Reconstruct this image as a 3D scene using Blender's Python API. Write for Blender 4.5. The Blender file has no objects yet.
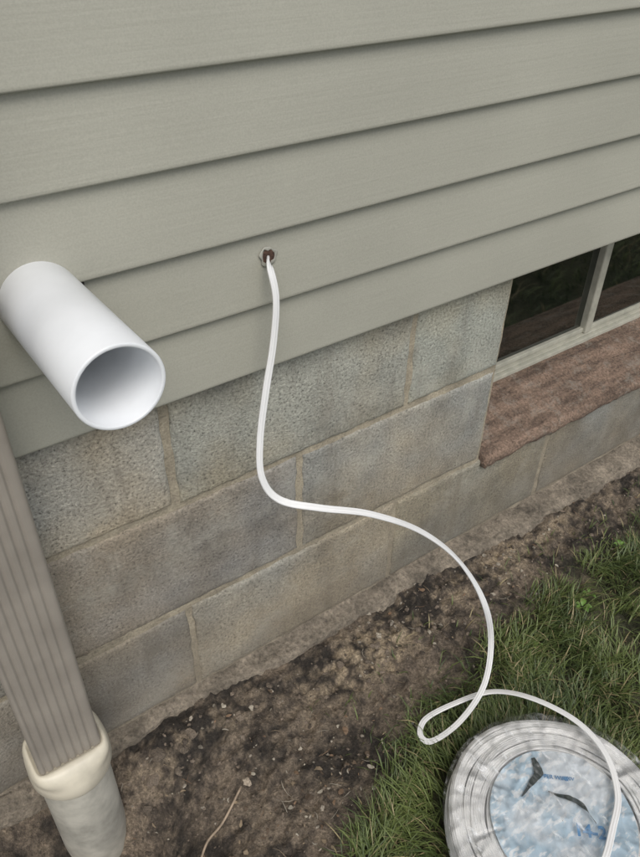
import bpy, math, random, bmesh
import numpy as np
from mathutils import Matrix, Vector
random.seed(7); rng=np.random.default_rng(7)
S=bpy.context.scene
# ---------------- noise
def vnoise(x,y,seed=0):
    xi=np.floor(x).astype(np.int64); yi=np.floor(y).astype(np.int64); xf=x-xi; yf=y-yi
    def h(a,b):
        n=(a*374761393+b*668265263+seed*1442695041)&0xffffffff
        n=((n^(n>>13))*1274126177)&0xffffffff
        return ((n^(n>>16))&0xffff)/65535.0
    u=xf*xf*(3-2*xf); v=yf*yf*(3-2*yf)
    return (h(xi,yi)*(1-u)+h(xi+1,yi)*u)*(1-v)+(h(xi,yi+1)*(1-u)+h(xi+1,yi+1)*u)*v
def fbm(x,y,sc,oc=4,seed=0):
    x=np.asarray(x,float);y=np.asarray(y,float)
    a=0;w=1;t=0
    for i in range(oc):
        a=a+w*vnoise(x*sc+17.3*i,y*sc-9.1*i,seed+i); t+=w; w*=.5; sc*=2.03
    return a/t-.5
# ---------------- mesh helpers
def mk(name,verts,faces,mat=None,parent=None,smooth=False,col=None):
    me=bpy.data.meshes.new(name); me.from_pydata([tuple(v) for v in verts],[],[tuple(f) for f in faces]); 
    if col is not None:
        a=me.color_attributes.new('Col','FLOAT_COLOR','POINT'); c=np.ones((len(verts),4),np.float32); c[:,:3]=col; a.data.foreach_set('color',c.ravel())
    if smooth: me.polygons.foreach_set('use_smooth',[True]*len(me.polygons))
    me.update(); o=bpy.data.objects.new(name,me); S.collection.objects.link(o)
    if mat: me.materials.append(mat)
    if parent: o.parent=parent
    return o
def empty(name):
    o=bpy.data.objects.new(name,None); S.collection.objects.link(o); return o
def box(name,x0,x1,y0,y1,z0,z1,mat,parent=None,bev=0):
    v=[(x0,y0,z0),(x1,y0,z0),(x1,y1,z0),(x0,y1,z0),(x0,y0,z1),(x1,y0,z1),(x1,y1,z1),(x0,y1,z1)]
    f=[(0,3,2,1),(4,5,6,7),(0,1,5,4),(1,2,6,5),(2,3,7,6),(3,0,4,7)]
    o=mk(name,v,f,mat,parent)
    if bev:
        m=o.modifiers.new('b','BEVEL'); m.width=bev; m.segments=2
    return o
def gridfaces(nu,nv,off=0,closed=False):
    f=[]
    for j in range(nv-1):
        for i in range(nu-(0 if closed else 1)):
            i2=(i+1)%nu
            f.append((off+j*nu+i,off+j*nu+i2,off+(j+1)*nu+i2,off+(j+1)*nu+i))
    return f
def catmull(p,n):
    p=np.array(p,float); p=np.vstack([2*p[0]-p[1],p,2*p[-1]-p[-2]]); out=[]
    for i in range(1,len(p)-2):
        a,b,c,d=p[i-1],p[i],p[i+1],p[i+2]
        for k in range(n):
            t=k/n; out.append(.5*((2*b)+(-a+c)*t+(2*a-5*b+4*c-d)*t*t+(-a+3*b-3*c+d)*t**3))
    out.append(p[-2]); return np.array(out)
def sweep(path,prof,n0,twist=None,closed=False,fixed=False):
    path=np.asarray(path); T=np.gradient(path,axis=0)
    if closed: T=np.roll(path,-1,0)-np.roll(path,1,0)
    T/=np.linalg.norm(T,axis=1)[:,None]; n0=np.array(n0,float); N=n0 if n0.ndim==1 else n0[0]; V=[]; k=len(prof)
    for i in range(len(path)):
        if closed or fixed: N=n0 if n0.ndim==1 else n0[i]
        N=N-T[i]*(N@T[i]); N/=np.linalg.norm(N); B=np.cross(T[i],N); a=twist[i] if twist is not None else 0
        N2=N*math.cos(a)+B*math.sin(a); B2=np.cross(T[i],N2)
        for (w,h) in prof: V.append(path[i]+B2*w+N2*h)
    F=gridfaces(k,len(path),0,True)
    if closed:
        o=(len(path)-1)*k
        F+=[(o+i,o+(i+1)%k,(i+1)%k,i) for i in range(k)]
    else: F+=[tuple(range(k))[::-1],tuple((len(path)-1)*k+i for i in range(k))]
    return V,F
def lathe(prof,cx,cy,seg=64):
    V=[];
    for r,z in prof:
        for i in range(seg):
            a=2*math.pi*i/seg; V.append((cx+r*math.cos(a),cy+r*math.sin(a),z))
    return V,gridfaces(seg,len(prof),0,True)
# ---------------- material helpers
class M:
    def __init__(s,name):
        s.m=bpy.data.materials.new(name); s.m.use_nodes=True; s.n=s.m.node_tree.nodes; s.l=s.m.node_tree.links
        s.b=s.n['Principled BSDF']; s.out=s.n['Material Output']; s.tc=s.n.new('ShaderNodeTexCoord')
    def noise(s,sc,det=2,rough=.55,mapsc=None):
        n=s.n.new('ShaderNodeTexNoise'); n.inputs['Scale'].default_value=sc; n.inputs['Detail'].default_value=det; n.inputs['Roughness'].default_value=rough
        v=s.tc.outputs['Object']
        if mapsc:
            mp=s.n.new('ShaderNodeMapping'); mp.inputs['Scale'].default_value=mapsc; s.l.new(v,mp.inputs['Vector']); v=mp.outputs['Vector']
        s.l.new(v,n.inputs['Vector']); return n.outputs['Fac']
    def ramp(s,fac,st):
        r=s.n.new('ShaderNodeValToRGB'); e=r.color_ramp.elements
        while len(e)<len(st): e.new(.5)
        for i,(p,c) in enumerate(st):
            e[i].position=p; e[i].color=(*(c if isinstance(c,tuple) else (c,c,c)),1)
        s.l.new(fac,r.inputs['Fac']); return r.outputs['Color']
    def mix(s,a,b,fac,mode='MIX'):
        n=s.n.new('ShaderNodeMix'); n.data_type='RGBA'; n.blend_type=mode
        for k,v in ((6,a),(7,b),(0,fac)):
            if isinstance(v,(int,float)): n.inputs[k].default_value=v if k==0 else (v,v,v,1)
            elif isinstance(v,tuple): n.inputs[k].default_value=(*v,1)
            else: s.l.new(v,n.inputs[k])
        return n.outputs[2]
    def math(s,op,a,b=0):
        n=s.n.new('ShaderNodeMath'); n.operation=op
        for k,v in ((0,a),(1,b)):
            if isinstance(v,(int,float)): n.inputs[k].default_value=v
            else: s.l.new(v,n.inputs[k])
        return n.outputs[0]
    def attr(s,name='Col'):
        n=s.n.new('ShaderNodeAttribute'); n.attribute_name=name; return n.outputs['Color']
    def sep(s):
        n=s.n.new('ShaderNodeSeparateXYZ'); s.l.new(s.tc.outputs['Object'],n.inputs[0]); return n.outputs
    def bump(s,h,st,dist=.002,prev=None):
        n=s.n.new('ShaderNodeBump'); n.inputs['Strength'].default_value=st; n.inputs['Distance'].default_value=dist; s.l.new(h,n.inputs['Height'])
        if prev is not None: s.l.new(prev,n.inputs['Normal'])
        s.l.new(n.outputs[0],s.b.inputs['Normal']); return n.outputs[0]
    def set(s,col=None,rough=None,**k):
        if col is not None:
            if isinstance(col,tuple): s.b.inputs['Base Color'].default_value=(*col,1)
            else: s.l.new(col,s.b.inputs['Base Color'])
        if rough is not None: s.b.inputs['Roughness'].default_value=rough
        for a,b in k.items(): s.b.inputs[a.replace('_',' ')].default_value=b
        return s
def siding_mat():
    m=M('vinyl_siding')
    big=m.ramp(m.noise(2.6,3),[(.3,.9),(.7,1.06)]); fine=m.ramp(m.noise(500,1),[(.3,.94),(.7,1.05)])
    c=m.mix((.385,.378,.318),big,1,'MULTIPLY'); c=m.mix(c,fine,1,'MULTIPLY')
    m.set(c,.42); m.bump(m.noise(55,3,mapsc=(.1,1,4)),.35,.0008); return m.m
def block_mat():
    m=M('concrete_block'); z=m.sep()[2]
    st=m.noise(5,4,.68)
    c=m.mix(m.attr(),m.ramp(st,[(.34,.62),(.5,.96),(.66,1.22)]),1,'MULTIPLY')
    c=m.mix(c,m.ramp(m.noise(3.1,3,.6),[(.4,(.93,.98,1.04)),(.6,(1.08,1.0,.88))]),1,'MULTIPLY')
    g=m.noise(240,3,.75)
    c=m.mix(c,m.ramp(g,[(.30,.24),(.42,.82),(.55,1.03),(.72,1.5)]),1,'MULTIPLY')
    eff=m.ramp(m.noise(8,5,.78),[(.50,0.),(.66,1.)]); c=m.mix(c,(.48,.46,.39),m.math('MULTIPLY',eff,.45))
    drip=m.ramp(m.noise(16,4,.7,mapsc=(1,1,.22)),[(.54,0.),(.68,1.)]); c=m.mix(c,(.15,.125,.095),m.math('MULTIPLY',drip,.35))
    zz=m.math('ADD',z,m.math('MULTIPLY',m.noise(9,4,.65),.34)); dirt=m.ramp(zz,[(.14,1.),(.28,.55),(.52,0.)]); c=m.mix(c,(.145,.12,.088),m.math('MULTIPLY',dirt,.66))
    m.set(c,.95); m.bump(g,.9,.003); return m.m
def mortar_mat():
    m=M('mortar'); z=m.sep()[2]
    g=m.noise(300,2,.7)
    c=m.mix((.40,.35,.26),m.ramp(m.noise(22,4,.6),[(.3,.62),(.7,1.15)]),1,'MULTIPLY'); c=m.mix(c,m.ramp(g,[(.3,.7),(.7,1.2)]),1,'MULTIPLY')
    d=m.math('ADD',z,m.math('MULTIPLY',m.noise(14,2),.3)); c=m.mix(c,(.16,.135,.10),m.math('MULTIPLY',m.ramp(d,[(.10,1.),(.34,0.)]),.6))
    m.set(c,.95); m.bump(g,.8,.002); return m.m
def simple(name,col,rough,var=.15,nsc=30,bsc=300,bst=.2,**k):
    m=M(name); c=m.mix(col,m.ramp(m.noise(nsc,3,.6),[(.3,1-var),(.7,1+var)]),1,'MULTIPLY'); m.set(c,rough,**k)
    if bst: m.bump(m.noise(bsc,2),bst,.001)
    return m.m
MS=siding_mat(); MB=block_mat(); MM=mortar_mat()
def sill_mat():
    m=M('sill_masonry'); c=m.mix((.215,.150,.110),m.ramp(m.noise(22,4,.75,mapsc=(.4,1.8,1.8)),[(.32,.45),(.68,1.5)]),1,'MULTIPLY')
    g=m.noise(200,3,.75)
    c=m.mix(c,m.ramp(g,[(.3,.4),(.7,1.5)]),1,'MULTIPLY'); c=m.mix(c,(.34,.31,.26),m.math('MULTIPLY',m.ramp(m.noise(28,4,.75),[(.53,0.),(.66,1.)]),.5))
    m.set(c,.95); m.bump(g,1.,.006); return m.m
MSill=sill_mat()
MFrame=simple('window_vinyl',(.43,.42,.35),.45,.15,40)
def pvc(name,col,dirt=.1,rough=.35):
    m=M(name); c=m.mix(col,m.ramp(m.noise(14,4,.65),[(.3,1-dirt),(.6,1.)]),1,'MULTIPLY'); m.set(c,rough); m.bump(m.noise(120,2),.08,.0005); return m.m
MPipe=pvc('white_pvc',(.80,.82,.84),.06,.3)
MAd=pvc('cream_pvc',(.66,.61,.49),.25,.4); MDr=pvc('weathered_pvc',(.52,.50,.43),.5,.6)
MCable=pvc('cable_jacket',(.76,.76,.75),.08,.4); MCoil=pvc('coil_jacket',(.84,.84,.83),.06,.4)
MDs=simple('painted_aluminium',(.29,.262,.225),.4,.14,12,400,.1)
MDark=simple('dark_gap',(.015,.012,.01),.9,bst=0); MHole=simple('hole_debris',(.07,.038,.026),.9,.6,200,500,.8)
MCaulk=simple('gray_caulk',(.33,.325,.28),.6,.3,80,200,.5)
m=M('window_glass'); m.set((.006,.009,.006),.04,IOR=2.0); MGlass=m.m
MRoof=simple('shingle',(.08,.075,.07),.95,.4,60,200,.8); MWhite=simple('soffit_paint',(.6,.6,.55),.6,bst=0)

# ================= HOUSE =================
house=empty('house')
def siding():
    V=[];F=[];E=.0888;xs=np.concatenate([np.arange(-4,-.6,.2),np.arange(-.6,2.6,.02),np.arange(2.6,6.01,.2)]);nx=len(xs)
    for k in range(25):
        z0=.600+k*E
        wob=(fbm(xs,np.full(nx,k*3.7),1.1,3,5))*.005
        wz=(fbm(xs,np.full(nx,k*5.1),.9,3,11))*.005
        prof=[(-.010,z0+.0005),(-.0195,z0),(-.0214,z0+.0006),(-.0222,z0+.0022),(-.0218,z0+.005),(-.0190,z0+.032),(-.0155,z0+.060),(-.0125,z0+.086),(-.0115,z0+.1)]
        off=len(V)
        for j,(y,z) in enumerate(prof):
            w=1 if j<6 else .4
            for i in range(nx): V.append((xs[i],y+wob[i]*w,z+wz[i]*(1 if j<6 else 0)))
        F+=gridfaces(nx,len(prof),off)
    mk('siding',V,F,MS,house,True)
siding()
OX0,OX1=.882,1.795
def blocks():
    V=[];F=[];C=[]
    lv=[-.398,-.195,.008,.211,.414,.617]
    for ci in range(5):
        z0,z1=lv[ci],lv[ci+1]; off=.272 if ci%2==0 else .069
        for k in range(-10,14):
            a,b=off+.4064*k,off+.4064*(k+1); segs=[(a,b)]
            if ci>=3:
                if a>=OX0-.01 and b<=OX1+.01: continue
                if a<OX0<b-.02: segs=[(a,OX0+.004)]
                elif a<OX1<b: segs=[(OX1-.004,b)]
            for (x0,x1) in segs:
                if x1-x0<.03: continue
                g=.005; X0,X1,Z0,Z1=x0+g,x1-g,z0+g,z1-g
                jit=rng.uniform(-.0015,.0015,4); X0+=jit[0];X1+=jit[1];Z0+=jit[2];Z1+=jit[3]
                L=X1-X0;H=Z1-Z0; e=[0,.0012,.003,.006,.011]
                nx=max(4,int(L/.010)); 
                us=np.concatenate([e,np.linspace(.02,L-.02,nx),[L-q for q in e[::-1]]]); vs=np.concatenate([e,np.linspace(.02,H-.02,16),[H-q for q in e[::-1]]])
                U,W=np.meshgrid(us,vs); d=np.minimum(np.minimum(U,L-U),np.minimum(W,H-W))
                x=X0+U; z=Z0+W
                ex=fbm(x+ci*3,z+k,55,3,3)*.008*np.exp(-d/.006)
                y=.0055*np.exp(-d/.0020)+np.where(d<1e-6,.004,0)+fbm(x,z,14,4,21)*.0014+fbm(x,z,90,2,9)*.0012*np.exp(-d/.004)*4+rng.uniform(-.0011,.0002)
                o=len(V); V+=list(zip((x+ex).ravel(),y.ravel(),(z+ex).ravel())); F+=gridfaces(len(us),len(vs),o)
                t=rng.uniform(.88,1.1)
                if ci==4: t*=1.08
                base=np.array((.350,.330,.278))*t+rng.uniform(-.008,.008,3); C+=[base]*U.size
    mk('foundation_blocks',V,F,MB,house,True,np.array(C))
blocks()
def mortar():
    V=[];F=[]
    def sheet(x0,x1,z0,z1):
        xs=np.linspace(x0,x1,max(3,round((x1-x0)/.008))); zs=np.linspace(z0,z1,max(3,int((z1-z0)/.008)))
        U,W=np.meshgrid(xs,zs); y=.0030+fbm(U,W,28,4,31)*.0045; o=len(V)
        V.extend(zip(U.ravel(),y.ravel(),W.ravel())); F.extend(gridfaces(len(xs),len(zs),o))
    sheet(-1.5,OX0,-.05,.64); sheet(OX0,OX1,-.05,.205); sheet(OX1,3.5,-.05,.64)
    mk('mortar_joints',V,F,MM,house,True)
mortar()
for nm,x0,x1,z0,z1 in (('foundation_wall_a',-4,OX0,-.4,.64),('foundation_wall_b',OX0,OX1,-.4,.195),('foundation_wall_c',OX1,6,-.4,.64)):
    box(nm,x0,x1,.0085,.20,z0,z1,MM,house)
for nm,x0,x1 in (('mortar_far_a',-4,-1.5),('mortar_far_b',3.5,6)): box(nm,x0,x1,.004,.0083,-.4,.62,MM,house)
box('wall_sheathing',-4,6,.0,.12,.641,2.83,MWhite,house)
box('side_wall_a',-4,-3.8,.2,6,-.4,2.8,MWhite,house); box('side_wall_b',5.8,6,.2,6,-.4,2.8,MWhite,house); box('rear_wall',-4,6,6,6.2,-.4,2.8,MWhite,house)
box('floor_deck',-3.8,5.8,.2,6,.66,.8,MWhite,house)
box('soffit',-4.3,6.3,-.35,6.5,2.82,2.86,MWhite,house); box('fascia',-4.3,6.3,-.375,-.352,2.78,2.96,MWhite,house)
mk('roof',[(-4.4,-.42,2.9),(6.4,-.42,2.9),(6.4,3.1,4.5),(-4.4,3.1,4.5),(6.4,6.6,2.9),(-4.4,6.6,2.9)],[(0,1,2,3),(3,2,4,5),(0,3,5),(1,4,2)],MRoof,house)
def ledge():
    xs=np.arange(-1.5,4,.008); prof=[(.01,.010),(0.,.007),(-.012,.004),(-.025,.002),(-.038,-.001),(-.046,-.006),(-.05,-.03),(-.054,-.08)]
    V=[]
    wd=np.interp(xs,[0,.5,1.0,1.6],[.35,.65,1.1,1.25])
    for j,(y,z) in enumerate(prof):
        yy=y*wd+(fbm(xs,np.full(len(xs),j*.03),14,4,41)*.035*min(1,j/5) if j>1 else 0); zz=z+fbm(xs,np.full(len(xs),y*2),30,4,43)*.014
        V+=list(zip(xs,yy,zz))
    mk('footing_ledge',V,gridfaces(len(xs),len(prof)),MLed,house,True)
mm=M('footing_concrete'); gg=mm.noise(150,4,.75)
c=mm.mix((.23,.195,.15),mm.ramp(mm.noise(16,4,.7),[(.3,.4),(.7,1.45)]),1,'MULTIPLY'); c=mm.mix(c,mm.ramp(gg,[(.3,.45),(.7,1.45)]),1,'MULTIPLY'); mm.set(c,.95); mm.bump(gg,1,.006); MLed=mm.m
ledge()
def sill():
    xs=np.arange(OX0+.003,OX1-.003,.005); prof=[(.14,.10),(-.004,.195),(-.012,.197),(-.0155,.202),(-.0165,.208),(-.015,.214),(-.009,.2195),(0,.2225),(.012,.226),(.03,.231),(.05,.238),(.07,.243),(.09,.249),(.11,.252),(.145,.259)]
    V=[]
    for j,(y,z) in enumerate(prof):
        n=fbm(xs,np.full(len(xs),y*1.0+z),38,4,51)*.014
        V+=list(zip(xs,np.full(len(xs),y)+n*.5,z+n*(.7 if y<.1 else .3)))
    n=len(xs); F=gridfaces(n,len(prof)); F+=[tuple(j*n for j in range(len(prof))),tuple(j*n+n-1 for j in range(len(prof)))[::-1]]
    mk('window_sill',V,F,MSill,house,True)
sill()
box('window_glass_a',OX0,1.335,.150,.155,.25,.66,MGlass,house); box('window_glass_b',1.345,OX1,.146,.149,.25,.66,MGlass,house)
box('window_frame_bottom',OX0,OX1,.126,.17,.250,.264,MFrame,house,.002)
box('window_track',OX0,OX1,.134,.168,.2645,.269,MFrame,house,.001)
box('window_sash_bottom',OX0+.02,OX1,.141,.165,.2695,.281,MFrame,house,.002)
box('window_meeting_rail',1.329,1.351,.134,.166,.2695,.65,MFrame,house,.003)
box('window_frame_left',OX0,OX0+.02,.126,.17,.2645,.65,MFrame,house,.003); box('window_frame_right',OX1-.035,OX1,.116,.17,.2645,.65,MFrame,house,.003)
def ring(name,cx,y,cz,R,r,mat,tilt,par,squash=.5,seg=64,irr=1):
    V=[]
    for i in range(seg):
        a=2*math.pi*i/seg; rr=R*(1+irr*(.04*math.sin(3*a+1)+.02*math.sin(7*a)))
        for j in range(10):
            b=2*math.pi*j/10; q=rr+r*math.cos(b)*(1+.2*irr*math.sin(5*a)); 
            z=q*math.sin(a); V.append((cx+q*math.cos(a),y-r*squash*math.sin(b)+z*tilt,cz+z))
    F=gridfaces(10,seg,0,True)+[((seg-1)*10+j,(seg-1)*10+(j+1)%10,(j+1)%10,j) for j in range(10)]
    return mk(name,V,F,mat,par,True)
def disc(name,cx,y,cz,R,mat,tilt,par,seg=48):
    V=[(cx,y,cz)]+[(cx+R*math.cos(2*math.pi*i/seg)*(1+.05*math.sin(5*i)),y+R*math.sin(2*math.pi*i/seg)*tilt,cz+R*math.sin(2*math.pi*i/seg)) for i in range(seg)]
    return mk(name,V,[(0,i+1,(i+1)%seg+1) for i in range(seg)],mat,par)
disc('cable_hole',.417,-.0185,.748,.0084,MHole,.12,house); ring('cable_hole_caulk',.417,-.0180,.748,.0096,.0018,MCaulk,.12,house,.5,64,2.2)
ring('pipe_hole_gap',.1600,-.0190,.7705,.0390,.0022,MDark,0.05,house,.4)
# ================= PVC pipe
def pipe():
    ro,ri=.0396,.0358; y0,y1=-.213,.1; seg=96; pr=[(ri,y1),(ri,-.15),(ri,y0+.0006),(ri+.0006,y0),(ro-.0008,y0),(ro,y0+.0009),(ro,-.12),(ro,y1)]
    V=[]
    for r,y in pr:
        cz=.778+(y+.213)/.19*-.009
        for i in range(seg):
            a=2*math.pi*i/seg; V.append((.1575+r*math.cos(a),y,cz+r*math.sin(a)))
    mk('pvc_pipe',V,[f[::-1] for f in gridfaces(seg,len(pr),0,True)],MPipe,None,True)
pipe()
# ================= downspout
ds=empty('downspout')
def downs():
    x0,x1,y0,y1=0.,.085,-.092,-.036; P2=[];r=.006
    def ribs(L,n): 
        out=[];s=np.linspace(r,L-r,n*8+1)
        for q in s:
            ph=(q-r)/(L-2*r)*n; sn=math.sin(ph*2*math.pi); out.append((q,.0026*sn**.6 if sn>0 else 0))
        return out
    def corner(cx,cy,a0): return [(cx+r*math.cos(a0+t*math.pi/8),cy+r*math.sin(a0+t*math.pi/8)) for t in range(1,4)]
    for q,d in ribs(x1-x0,7): P2.append((x0+q,y0+d))
    P2+=corner(x1-r,y0+r,-math.pi/2)
    for q,d in ribs(y1-y0,4): P2.append((x1-d,y0+q))
    P2+=corner(x1-r,y1-r,0)
    for q,d in ribs(x1-x0,7): P2.append((x1-q,y1-d))
    P2+=corner(x0+r,y1-r,math.pi/2)
    for q,d in ribs(y1-y0,4): P2.append((x0+d,y1-q))
    P2+=corner(x0+r,y0+r,math.pi)
    V=[];zs=[.115,.5,1.0,2.0,2.78]
    for z in zs: V+=[(x,y,z) for x,y in P2]
    mk('spout',V,gridfaces(len(P2),len(zs),0,True),MDs,ds,True)
downs()
box('gutter',-4.3,6.3,-.5,-.378,2.78,2.90,MWhite,ds)
def adapter():
    cx,cy=.0425,-.064; seg=96
    def sq(a,hx,hy,p=8): 
        c,s=math.cos(a),math.sin(a); return 1/((abs(c/hx)**p+abs(s/hy)**p)**(1/p))
    rows=[(.0,.0445,.0300,.148,8),(0,.0455,.031,.1505,8),(.2,.0475,.036,.151,6),(.35,.0505,.042,.148,4.5),(.6,.0535,.048,.140,3.4),(.8,.055,.052,.131,2.6),(1,.0555,.0545,.124,2),(1,.0560,.0560,.117,2),(1,.0560,.0560,.102,2),(1,.0545,.0545,.0985,2),(1,.0520,.0520,.097,2),(1,.0500,.0500,.09,2)]
    V=[]
    for _,hx,hy,z,p in rows:
        for i in range(seg):
            a=2*math.pi*i/seg; q=sq(a,hx,hy,p); V.append((cx+q*math.cos(a),cy+q*math.sin(a),z))
    F=gridfaces(seg,len(rows),0,True); V.append((cx,cy,.144)); F+=[(len(V)-1,(i+1)%seg,i) for i in range(seg)]
    mk('adapter',V,F,MAd,ds,True)
    V,F=lathe([(.048,.1),(.0485,.05),(.0485,-.02),(.049,-.3)],cx,cy,64); mk('drain_pipe',V,F,MDr,ds,True)
adapter()

# ================= ground
def hz(x,y):
    x=np.asarray(x,float);y=np.asarray(y,float)
    near=np.exp(-((np.abs(x-.6)/1.6)**4)-((np.abs(y+.4)/1.3)**4))
    b=edge(x,y)
    z=-.012+fbm(x,y,1.3,3,61)*.02+near*(fbm(x,y,9,4,62)*.036+((.5-np.abs(fbm(x,y,34,4,63))*4)*.008)*(1-.5*b)+fbm(x,y,110,3,64)*.010)
    z-=.165*np.exp(-(((x-.02)/.13)**2+((y+.17)/.12)**2))
    z+=.018*np.exp(-(((x-.2)/.09)**2+((y+.05)/.035)**2))
    return z
def edge(x,y):
    yb=np.interp(x,[-3,-.2,.1,.3,.42,.55,.8,1.1,1.3,3],[-.75,-.7,-.5,-.35,-.27,-.215,-.18,-.17,-.18,-.18])
    d=(yb-y)+fbm(x,y,7,4,71)*.16
    return np.clip(d/.09+.3,0,1)
def ground():
    xs=np.concatenate([-np.geomspace(80,.35,40)[:-1]-.1,np.arange(-.45,.05,.01),np.arange(.05,1.45,.0042),np.arange(1.45,2,.01),2.0+np.geomspace(.01,80,50)])
    ys=np.concatenate([-1.0-np.geomspace(80,.01,50),np.arange(-1.0,-.5,.01),np.arange(-.5,.03,.0042),.03+np.geomspace(.05,80,25)])
    X,Y=np.meshgrid(xs,ys); Z=hz(X,Y); Z=np.where(Y>.05,-.05,Z)
    g=edge(X,Y); n=fbm(X,Y,13,5,81); n2=fbm(X,Y,85,3,82)
    soil=np.array((.155,.122,.092)); dark=np.array((.040,.033,.026)); tan=np.array((.40,.32,.22)); th=np.array((.05,.055,.022))
    k=np.clip(.46+n*2.8+n2*1.6,0,1)[...,None]; c=dark*(1-k)+soil*1.15*k
    t=np.exp(-(((X-.55)/.09)**2+((Y+.10)/.035)**2))*1.6+np.exp(-(((X-.9)/.3)**2+((Y+.08)/.035)**2))*.5+np.exp(-(((X-.2)/.1)**2+((Y+.07)/.03)**2))*.4+.15
    t=np.clip(t*(.4+n2*4+n*3.),0,1)[...,None]; c=c*(1-t)+tan*t
    g=g[...,None]*.8; c=c*(1-g)+th*g
    far=np.clip((np.hypot(X-.6,Y+.5)-2.5)/3,0,1)[...,None]; c=c*(1-far)+np.array((.06,.085,.025))*far
    mk('ground',np.stack([X,Y,Z],-1).reshape(-1,3).tolist(),gridfaces(len(xs),len(ys)),MG,None,True,c.reshape(-1,3))
mg=M('soil'); gg=mg.noise(190,4,.75); c=mg.mix(mg.attr(),mg.ramp(gg,[(.3,.35),(.5,.9),(.62,1.4),(.74,2.2)]),1,'MULTIPLY'); mg.set(c,.95); mg.bump(gg,1.,.008); MG=mg.m
ground()
def attrmat(name,rough,b=0):
    a=M(name)
    if b: g=a.noise(500,2,.7); a.set(a.mix(a.attr(),a.ramp(g,[(.3,.5),(.7,1.4)]),1,'MULTIPLY'),rough); a.bump(g,1,b)
    else: a.set(a.attr(),rough)
    return a.m
MGr=attrmat('grass_blade',.55); MSt=attrmat('stone',.95,.002); MLf=attrmat('dead_leaf',.8)
CX,CY,CR=.570,-.507,.158
def grass():
    R=[]
    def reg(n,x0,x1,y0,y1,hs,ws):
        x=rng.uniform(x0,x1,n); y=rng.uniform(y0,y1,n)
        e=edge(x,y); cl=np.clip(.55+fbm(x,y,15,3,91)*2.8,0.04,1)
        keep=rng.uniform(0,1,n)<np.maximum(e**1.3*cl,.016*(y<-.09)*(x>.4)); x=x[keep];y=y[keep]; k=len(x); e=e[keep]
        h=rng.uniform(.016,.048,k)*hs*(.6+.5*e); w=rng.uniform(.0006,.0012,k)*ws; R.append((x,y,h,w))
    reg(88000,.2,1.6,-.75,-.07,1,1); reg(20000,.0,1.9,-1.3,-.75,1.1,1.7); reg(9000,-2.5,.0,-1.6,-.3,1.2,2.2); reg(14000,1.6,4,-1.6,-.1,1.2,2.2); reg(22000,-2,4,-3.4,-1.3,1.4,3.2)
    x,y,h,w=[np.concatenate([r[i] for r in R]) for i in range(4)]
    kp=np.hypot(x-CX,y-CY)>.150; x,y,h,w=x[kp],y[kp],h[kp],w[kp]; n=len(x); z=hz(x,y)-.002
    cx=fbm(x,y,12,2,95)*9; a=cx+rng.normal(0,1.1,n)
    nr=np.hypot(x-CX,y-CY)<.21; ao=np.arctan2(y-CY,x-CX); a=np.where(nr,ao+rng.normal(0,.5,n),a)
    lean=rng.uniform(.3,1.3,n); dx,dy=np.cos(a),np.sin(a)
    px,py=np.cos(a+math.pi/2+rng.normal(0,.6,n)),np.sin(a+math.pi/2); V=np.zeros((n,7,3))
    for lv,t in enumerate((0,.38,.72)):
        hx=h*lean*t**1.8*.95; zz=z+h*t*(1-.35*lean*t*.6); ww=w*(1-.45*t)
        for s,sg in ((0,-1),(1,1)):
            V[:,lv*2+s,0]=x+dx*hx+sg*px*ww; V[:,lv*2+s,1]=y+dy*hx+sg*py*ww; V[:,lv*2+s,2]=zz
    V[:,6,0]=x+dx*h*lean; V[:,6,1]=y+dy*h*lean; V[:,6,2]=z+h*(1-.28*lean)
    V[:,:,1]=np.minimum(V[:,:,1],-.03)
    me=bpy.data.meshes.new('grass'); me.vertices.add(n*7); me.vertices.foreach_set('co',V.ravel())
    b=(np.arange(n)*7)[:,None]; q=np.concatenate([b+np.array([0,1,3,2]),b+np.array([2,3,5,4]),b+np.array([4,5,6])],1).ravel()
    me.loops.add(len(q)); me.loops.foreach_set('vertex_index',q)
    st=((np.arange(n)*11)[:,None]+np.array([0,4,8])).ravel(); me.polygons.add(n*3); me.polygons.foreach_set('loop_start',st); me.polygons.foreach_set('loop_total',np.tile([4,4,3],n))
    t=np.clip(rng.uniform(0,1,n)*.9+fbm(x,y,8,3,97)+.02,0,1)[:,None]; c=np.array((.040,.066,.018))*(1-t)+np.array((.15,.19,.055))*t
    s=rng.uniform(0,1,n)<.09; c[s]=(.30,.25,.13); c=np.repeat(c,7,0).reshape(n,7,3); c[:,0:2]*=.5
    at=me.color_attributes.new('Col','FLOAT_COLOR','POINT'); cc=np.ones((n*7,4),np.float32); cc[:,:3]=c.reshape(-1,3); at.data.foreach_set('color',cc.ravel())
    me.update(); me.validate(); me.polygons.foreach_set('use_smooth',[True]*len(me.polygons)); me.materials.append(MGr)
    o=bpy.data.objects.new('grass',me); S.collection.objects.link(o)
grass()
bm=bmesh.new(); bmesh.ops.create_icosphere(bm,subdivisions=2,radius=1); ico=np.array([v.co[:] for v in bm.verts]); icf=[tuple(v.index for v in f.verts) for f in bm.faces]; bm.free()
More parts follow.
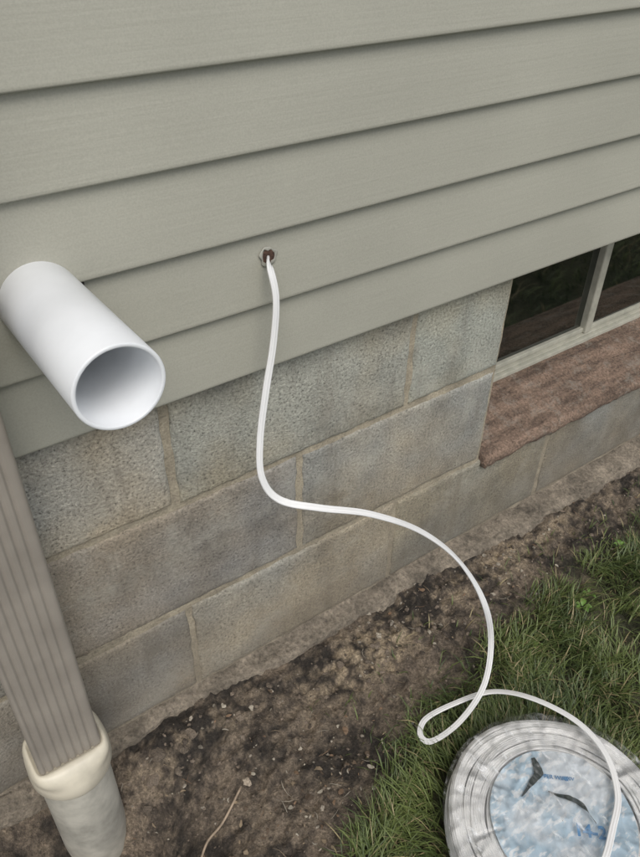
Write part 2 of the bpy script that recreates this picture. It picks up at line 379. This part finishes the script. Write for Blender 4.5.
def stones():
    V=[];F=[];C=[]
    def add(x,y,s,col,fl=.65,sink=.2):
        q=ico*np.array((1,rng.uniform(.5,1),fl*rng.uniform(.6,1.1)))
        q=q*(1+1.5*(fbm(ico[:,0]*1.3+x*50,ico[:,1]*1.3+ico[:,2]*1.7+y*50,1.9,3,5))[:,None]); a=rng.uniform(0,6.28); R=np.array([[math.cos(a),-math.sin(a),0],[math.sin(a),math.cos(a),0],[0,0,1]])
        q=(q*s)@R.T+np.array((x,y,float(hz(x,y))+s*fl*(1-sink)-s*.3)); o=len(V); V.extend(q.tolist()); F.extend([tuple(o+i for i in f) for f in icf]); C.extend([col]*len(q))
    for i in range(2200):
        x=rng.uniform(.0,1.6); y=-.03-abs(rng.normal(0,.16)) if i%2 else rng.uniform(-.6,-.05)
        if float(edge(x,y))>.7: continue
        s=rng.choice([.0012,.002,.003,.0045,.006],p=[.36,.33,.2,.09,.02]); t=rng.uniform(0,1)
        col=np.array((.15,.12,.092))*rng.uniform(.4,1.5) if t<.84 else np.array((.34,.30,.24))*rng.uniform(.5,1.2)
        add(x,y,s,col)
    for x,y,s in [(.18,-.09,.011),(.30,-.08,.009),(.145,-.07,.015),(.22,-.06,.012),(.12,-.10,.012),(.5,-.09,.010),(.57,-.10,.010),(.61,-.085,.008),(.36,-.17,.006),(.165,-.055,.013),(.26,-.065,.009),(.54,-.115,.007),(.20,-.075,.009)]:
        add(x,y,s,np.array((.18,.145,.11))*rng.uniform(.6,1.2),.5,.5)
    add(.259,-.172,.007,np.array((.42,.35,.27)),.5); add(.526,-.250,.0035,np.array((.8,.8,.8)),.6)
    mk('pebbles',V,F,MSt,None,False,np.array(C))
stones()
def leaves():
    V=[];F=[];C=[]
    for i in range(620):
        x=rng.uniform(.0,1.5); y=rng.uniform(-.62,-.05)
        if i%5==0: x=rng.normal(.36,.07); y=rng.normal(-.25,.05)
        e=float(edge(x,y)); 
        if e>.8 and rng.uniform()<.7: continue
        L=abs(rng.normal(.0015,.0020))+.001; W=L*rng.uniform(.3,.9)
        if rng.uniform()<.22: L=rng.uniform(.005,.016); W=.0005
        a=rng.uniform(0,6.28); ca,sa=math.cos(a),math.sin(a); z=float(hz(x,y))+.0025; o=len(V); ti=rng.uniform(-.5,.5); cv=rng.normal(0,.3)
        for u in (-1,-.4,.4,1):
            ww=W*(1-.65*u*u)*rng.uniform(.6,1.2)
            for s in (-1,1):
                lx=u*L; ly=s*ww+cv*u*u*L; V.append((x+ca*lx-sa*ly,y+sa*lx+ca*ly,z+.3*abs(s*ww)*rng.uniform(.2,2.6)+ti*u*L*.5+abs(ti)*L*.5))
        F+=[(o+2*j,o+2*j+1,o+2*j+3,o+2*j+2) for j in range(3)]
        b=[(.30,.23,.15),(.2,.13,.08),(.38,.34,.27),(.10,.07,.045)][rng.integers(4)]; C+=[np.array(b)*rng.uniform(.6,1.1)]*8
    mk('dead_leaves',V,F,MLf,None,False,np.array(C))
leaves()
tp=catmull([(.150,-.216,float(hz(.150,-.216))+.004),(.17,-.203,float(hz(.17,-.205))+.006),(.20,-.2,float(hz(.2,-.2))+.006),(.245,-.178,float(hz(.245,-.178))+.010)],8)
V,F=sweep(tp,[(.0019*math.cos(a),.0019*math.sin(a)) for a in np.linspace(0,2*math.pi,7)[:-1]],(0,0,1)); mk('twig',V,F,simple('twig_bark',(.32,.25,.18),.9,.3,100),None,True)
def weed():
    V=[];F=[];C=[]
    for cx,cy,n,s in [(.93,-.26,5,.012),(.965,-.248,4,.008),(1.12,-.2,5,.009),(.8,-.27,4,.007)]:
        z0=float(hz(cx,cy))
        for i in range(n):
            a=i*2.4+cx*9; ca,sa=math.cos(a),math.sin(a); o=len(V); L=s*rng.uniform(.8,1.3)
            for j,t in enumerate((0,.3,.6,.85,1)):
                w=L*.38*math.sin(math.pi*min(.97,t*.85+.08)); r=.003+L*t
                for q in (-1,0,1): V.append((cx+ca*r-sa*w*q,cy+sa*r+ca*w*q,z0+.018+.006*math.sin(t*2.5)+abs(q)*.002))
            for j in range(4):
                for q in range(2): F.append((o+j*3+q,o+j*3+q+1,o+j*3+4+q,o+j*3+3+q))
            C+=[np.array((.12,.22,.04))*rng.uniform(.8,1.2)]*15
    mk('weed',V,F,MGr,None,True,np.array(C))
weed()

# ================= cable
def cprof(W,H):
    a1=[(W-H+H*math.cos(a),H*math.sin(a)) for a in np.linspace(-math.pi/2,math.pi/2,7)]
    top=[(W*.42,H*.50),(W*.22,H*.98),(-W*.22,H*.98),(-W*.42,H*.50)]
    return a1+top+[(-x,-y) for x,y in a1]+[(-x,-y) for x,y in top]
CP=[(.4376,.02,.7361),(.4204,-.01,.7431),(.4087,-.035,.7425),(.4064,-.05,.7096),(.3947,-.06,.6588),(.3771,-.07,.6075),(.3573,-.085,.5501),(.3492,-.1,.5038),(.3652,-.115,.4699),(.4094,-.14,.4519),(.4728,-.165,.4265),(.5449,-.19,.3743),(.5998,-.22,.3085),(.6381,-.25,.2232),(.6542,-.27,.135),(.6201,-.3002,.08),(.5709,-.3068,.033),(.5192,-.3014,.018),(.5111,-.2828,.016),(.5346,-.268,.020),(.5860,-.278,.030),(.642,-.3026,.045),(.6727,-.3532,.066),(.6935,-.422,.076),(.6868,-.4813,.078),(.6534,-.5298,.076),(.6081,-.556,.076),(.5592,-.5773,.074),(.51,-.58,.068)]
path=catmull(CP,10); k=len(path); u=np.arange(k)/10
def lerp(tab):
    return np.stack([np.interp(u,[t[0] for t in tab],[t[1][i] for t in tab]) for i in range(3)],1)
N0=lerp([(0,(0,-1,0)),(3,(.2,-1,.1)),(5,(-.1,-1,.1)),(7,(.15,-.9,.1)),(8,(.1,-.7,.4)),(9.5,(-.2,-.3,.9)),(12,(.1,-.1,.9)),(15,(-.9,-.2,.3)),(17,(-.7,.3,.8)),(19,(.2,.2,1)),(28,(0,0,1))])
V,F=sweep(path,cprof(.0048,.0017),N0,None,False,True); mk('electrical_cable',V,F,MCable,None,True)

# ================= cable coil
coil=empty('cable_coil')
def coilmesh():
    V=[];F=[];n=120; pf=cprof(.0046,.0021)
    for lay in range(6):
        for q in range(9):
            R=CR-.004-q*.0074+rng.uniform(-.0012,.0012); z=.010+lay*.0092+rng.uniform(-.0016,.0016)- (abs(q-4)-1)*.0016*(lay/5)
            th=np.linspace(0,2*math.pi,n,endpoint=False); p1,p2,p3=rng.uniform(0,6.28,3)
            r=R+.0016*np.sin(2*th+p1)+.0010*np.sin(5*th+p2); zz=z+.0016*np.sin(3*th+p3)+.0010*np.sin(7*th+p1)
            pp=np.stack([CX+r*np.cos(th),CY+r*np.sin(th),zz],1); a=rng.uniform(-.5,.5)
            v,f=sweep(pp,pf,(0,0,1),a+.35*np.sin(th+p2),True); o=len(V); V+=v; F+=[tuple(o+i for i in g) for g in f]
    mk('coil_turns',V,F,MCoil,coil,True)
coilmesh()
mlab=M('label_film')
lc=mlab.mix((.68,.73,.77),(.45,.60,.71),mlab.ramp(mlab.noise(13,2,.5),[(.46,0.),(.58,.9)])); lc=mlab.mix(lc,(.84,.86,.87),mlab.ramp(mlab.noise(55,2,.6,mapsc=(1,2.4,1)),[(.53,0.),(.60,.85)]))
mlab.set(lc,.22); MLab=mlab.m
def film(name,R0,R1,mat,zfun,amp,nr=40,na=180,seed=0,sc=24,rad=0):
    i=np.arange(nr)[:,None]; j=np.arange(na)[None,:]; r=R0+(R1-R0)*i/(nr-1)+0*j; a=2*math.pi*j/na+0*r; x,y=r*np.cos(a),r*np.sin(a)
    q=fbm(CX+x+3,CY+y+5,sc,3,seed); q2=fbm(CX+x*1.5-y+3,CY+y+5,sc*1.7,3,seed+9)
    w=(.5-np.abs(q)*4)*amp+(.5-np.abs(q2)*4)*amp*.5
    if rad: w=w+rad*fbm(np.cos(a)*3+5,np.sin(a)*3+5+r*3,4,3,seed+4)*np.clip((r-.07)/.05,0,1)
    Z=np.vectorize(zfun)(r)+w
    return mk(name,np.stack([CX+x,CY+y,Z],-1).reshape(-1,3).tolist(),[f[::-1] for f in gridfaces(na,nr,0,True)],mat,coil,True)
film('label',.0005,.100,MLab,lambda r:.056+.006*(r/.10)**2,.0035,nr=60,na=240,seed=3)
mf=M('shrink_wrap'); tr=mf.n.new('ShaderNodeBsdfTransparent'); gl=mf.n.new('ShaderNodeBsdfGlossy'); gl.inputs['Roughness'].default_value=.10; mx=mf.n.new('ShaderNodeMixShader'); fr=mf.n.new('ShaderNodeFresnel'); fr.inputs['IOR'].default_value=1.45
tr.inputs['Color'].default_value=(.99,.99,.99,1)
df=mf.n.new('ShaderNodeBsdfDiffuse'); df.inputs['Color'].default_value=(.85,.87,.88,1); mx2=mf.n.new('ShaderNodeMixShader')
mf.l.new(mf.ramp(mf.noise(70,3,.75,mapsc=(1,.35,1)),[(.48,.03),(.60,.14),(.70,.6)]),mx2.inputs[0]); mf.l.new(tr.outputs[0],mx2.inputs[1]); mf.l.new(df.outputs[0],mx2.inputs[2])
mf.l.new(fr.outputs[0],mx.inputs[0]); mf.l.new(mx2.outputs[0],mx.inputs[1]); mf.l.new(gl.outputs[0],mx.inputs[2]); mf.l.new(mx.outputs[0],mf.out.inputs[0])
def zf(r): 
    if r<.150: return .0695
    if r<.158: return .0695-.5*(r-.150)
    return .0655-1.6*(r-.158)
film('plastic_wrap',.002,.165,mf.m,zf,.0026,nr=80,na=320,seed=8,sc=26,rad=.007)
MBlue=simple('print_blue',(.10,.27,.50),.35,bst=0); MBlk=simple('print_dark',(.012,.025,.022),.3,bst=0)
def txt(s,x,y,z,size,rot,mat,nm,off=.0006):
    cu=bpy.data.curves.new(nm,'FONT'); cu.body=s; cu.size=size; cu.extrude=.0004; cu.align_x='CENTER'; cu.offset=off
    o=bpy.data.objects.new(nm,cu); S.collection.objects.link(o); o.location=(x,y,z); o.rotation_euler=(0,0,rot); cu.materials.append(mat); o.parent=coil
txt('14-2',.582,-.545,.0635,.024,-.75,MBlue,'print_size',.0007); txt('COPPER WIRE',.600,-.458,.0625,.008,-.75,MBlue,'print_line',.0001); txt('600V',.62,-.475,.0630,.007,-.75,MBlue,'print_volt',.0001)
def strip(name,pl,ws,mat):
    pth=catmull(pl,8); v,f=sweep(pth,[(1,0.0003),(-1,.0003),(-1,-.0003),(1,-.0003)],(0,0,1)); n=len(pth); wv=np.interp(np.linspace(0,1,n),np.linspace(0,1,len(ws)),ws)*(1+.5*fbm(np.arange(n)*.4,np.zeros(n),1,2,4))
    v=np.array(v).reshape(n,4,3); c=v.mean(1,keepdims=True); d=v-c; d[:,:,:2]*=wv[:,None,None]; mk(name,(c+d).reshape(-1,3),f,mat,coil)
strip('dark_mark_a',[(.6016,-.4226,.0645),(.5959,-.4352,.0645),(.5899,-.4432,.0645),(.5731,-.4467,.0645),(.546,-.4525,.064)],[.003,.006,.0065,.004,.001],MBlk)
strip('dark_mark_b',[(.582,-.469,.0645),(.5879,-.4798,.0645),(.5999,-.4938,.0645),(.6059,-.5115,.0645),(.6021,-.537,.064)],[.001,.002,.0035,.003,.001],MBlk)

# ================= camera & light
cam=bpy.data.cameras.new('camera'); co=bpy.data.objects.new('camera',cam); S.collection.objects.link(co); S.camera=co
cam.sensor_fit='VERTICAL'; cam.sensor_height=36; cam.lens=36*750/857; cam.clip_start=.02; cam.clip_end=500
R=Matrix(((.8164,.3439,-.4639),(-.5772,.5088,-.6386),(.01637,.7891,.6139))); q=R.to_quaternion(); q.normalize()
co.matrix_world=Matrix.Translation((0,-.70,1.12))@q.to_matrix().to_4x4()
W_=bpy.data.worlds.new('World'); S.world=W_; W_.use_nodes=True; nt=W_.node_tree
sk=nt.nodes.new('ShaderNodeTexSky'); sk.sky_type='NISHITA'; sk.sun_disc=False; el,az=math.radians(55),math.radians(200)
sk.sun_elevation=el; sk.sun_rotation=az; sk.dust_density=3; sk.air_density=1.0
hs=nt.nodes.new('ShaderNodeHueSaturation'); hs.inputs['Saturation'].default_value=.45; nt.links.new(sk.outputs[0],hs.inputs['Color'])
bg=nt.nodes['Background']; nt.links.new(hs.outputs[0],bg.inputs[0]); bg.inputs[1].default_value=.15
su=bpy.data.lights.new('sun','SUN'); so=bpy.data.objects.new('sun',su); S.collection.objects.link(so); su.energy=1.5; su.angle=math.radians(40); su.color=(1,.965,.91)
d=Vector((math.sin(az)*math.cos(el),math.cos(az)*math.cos(el),math.sin(el))); so.rotation_euler=d.to_track_quat('Z','Y').to_euler(); so.location=d*10
S.view_settings.view_transform='Standard'; S.view_settings.look='None'; S.view_settings.exposure=0
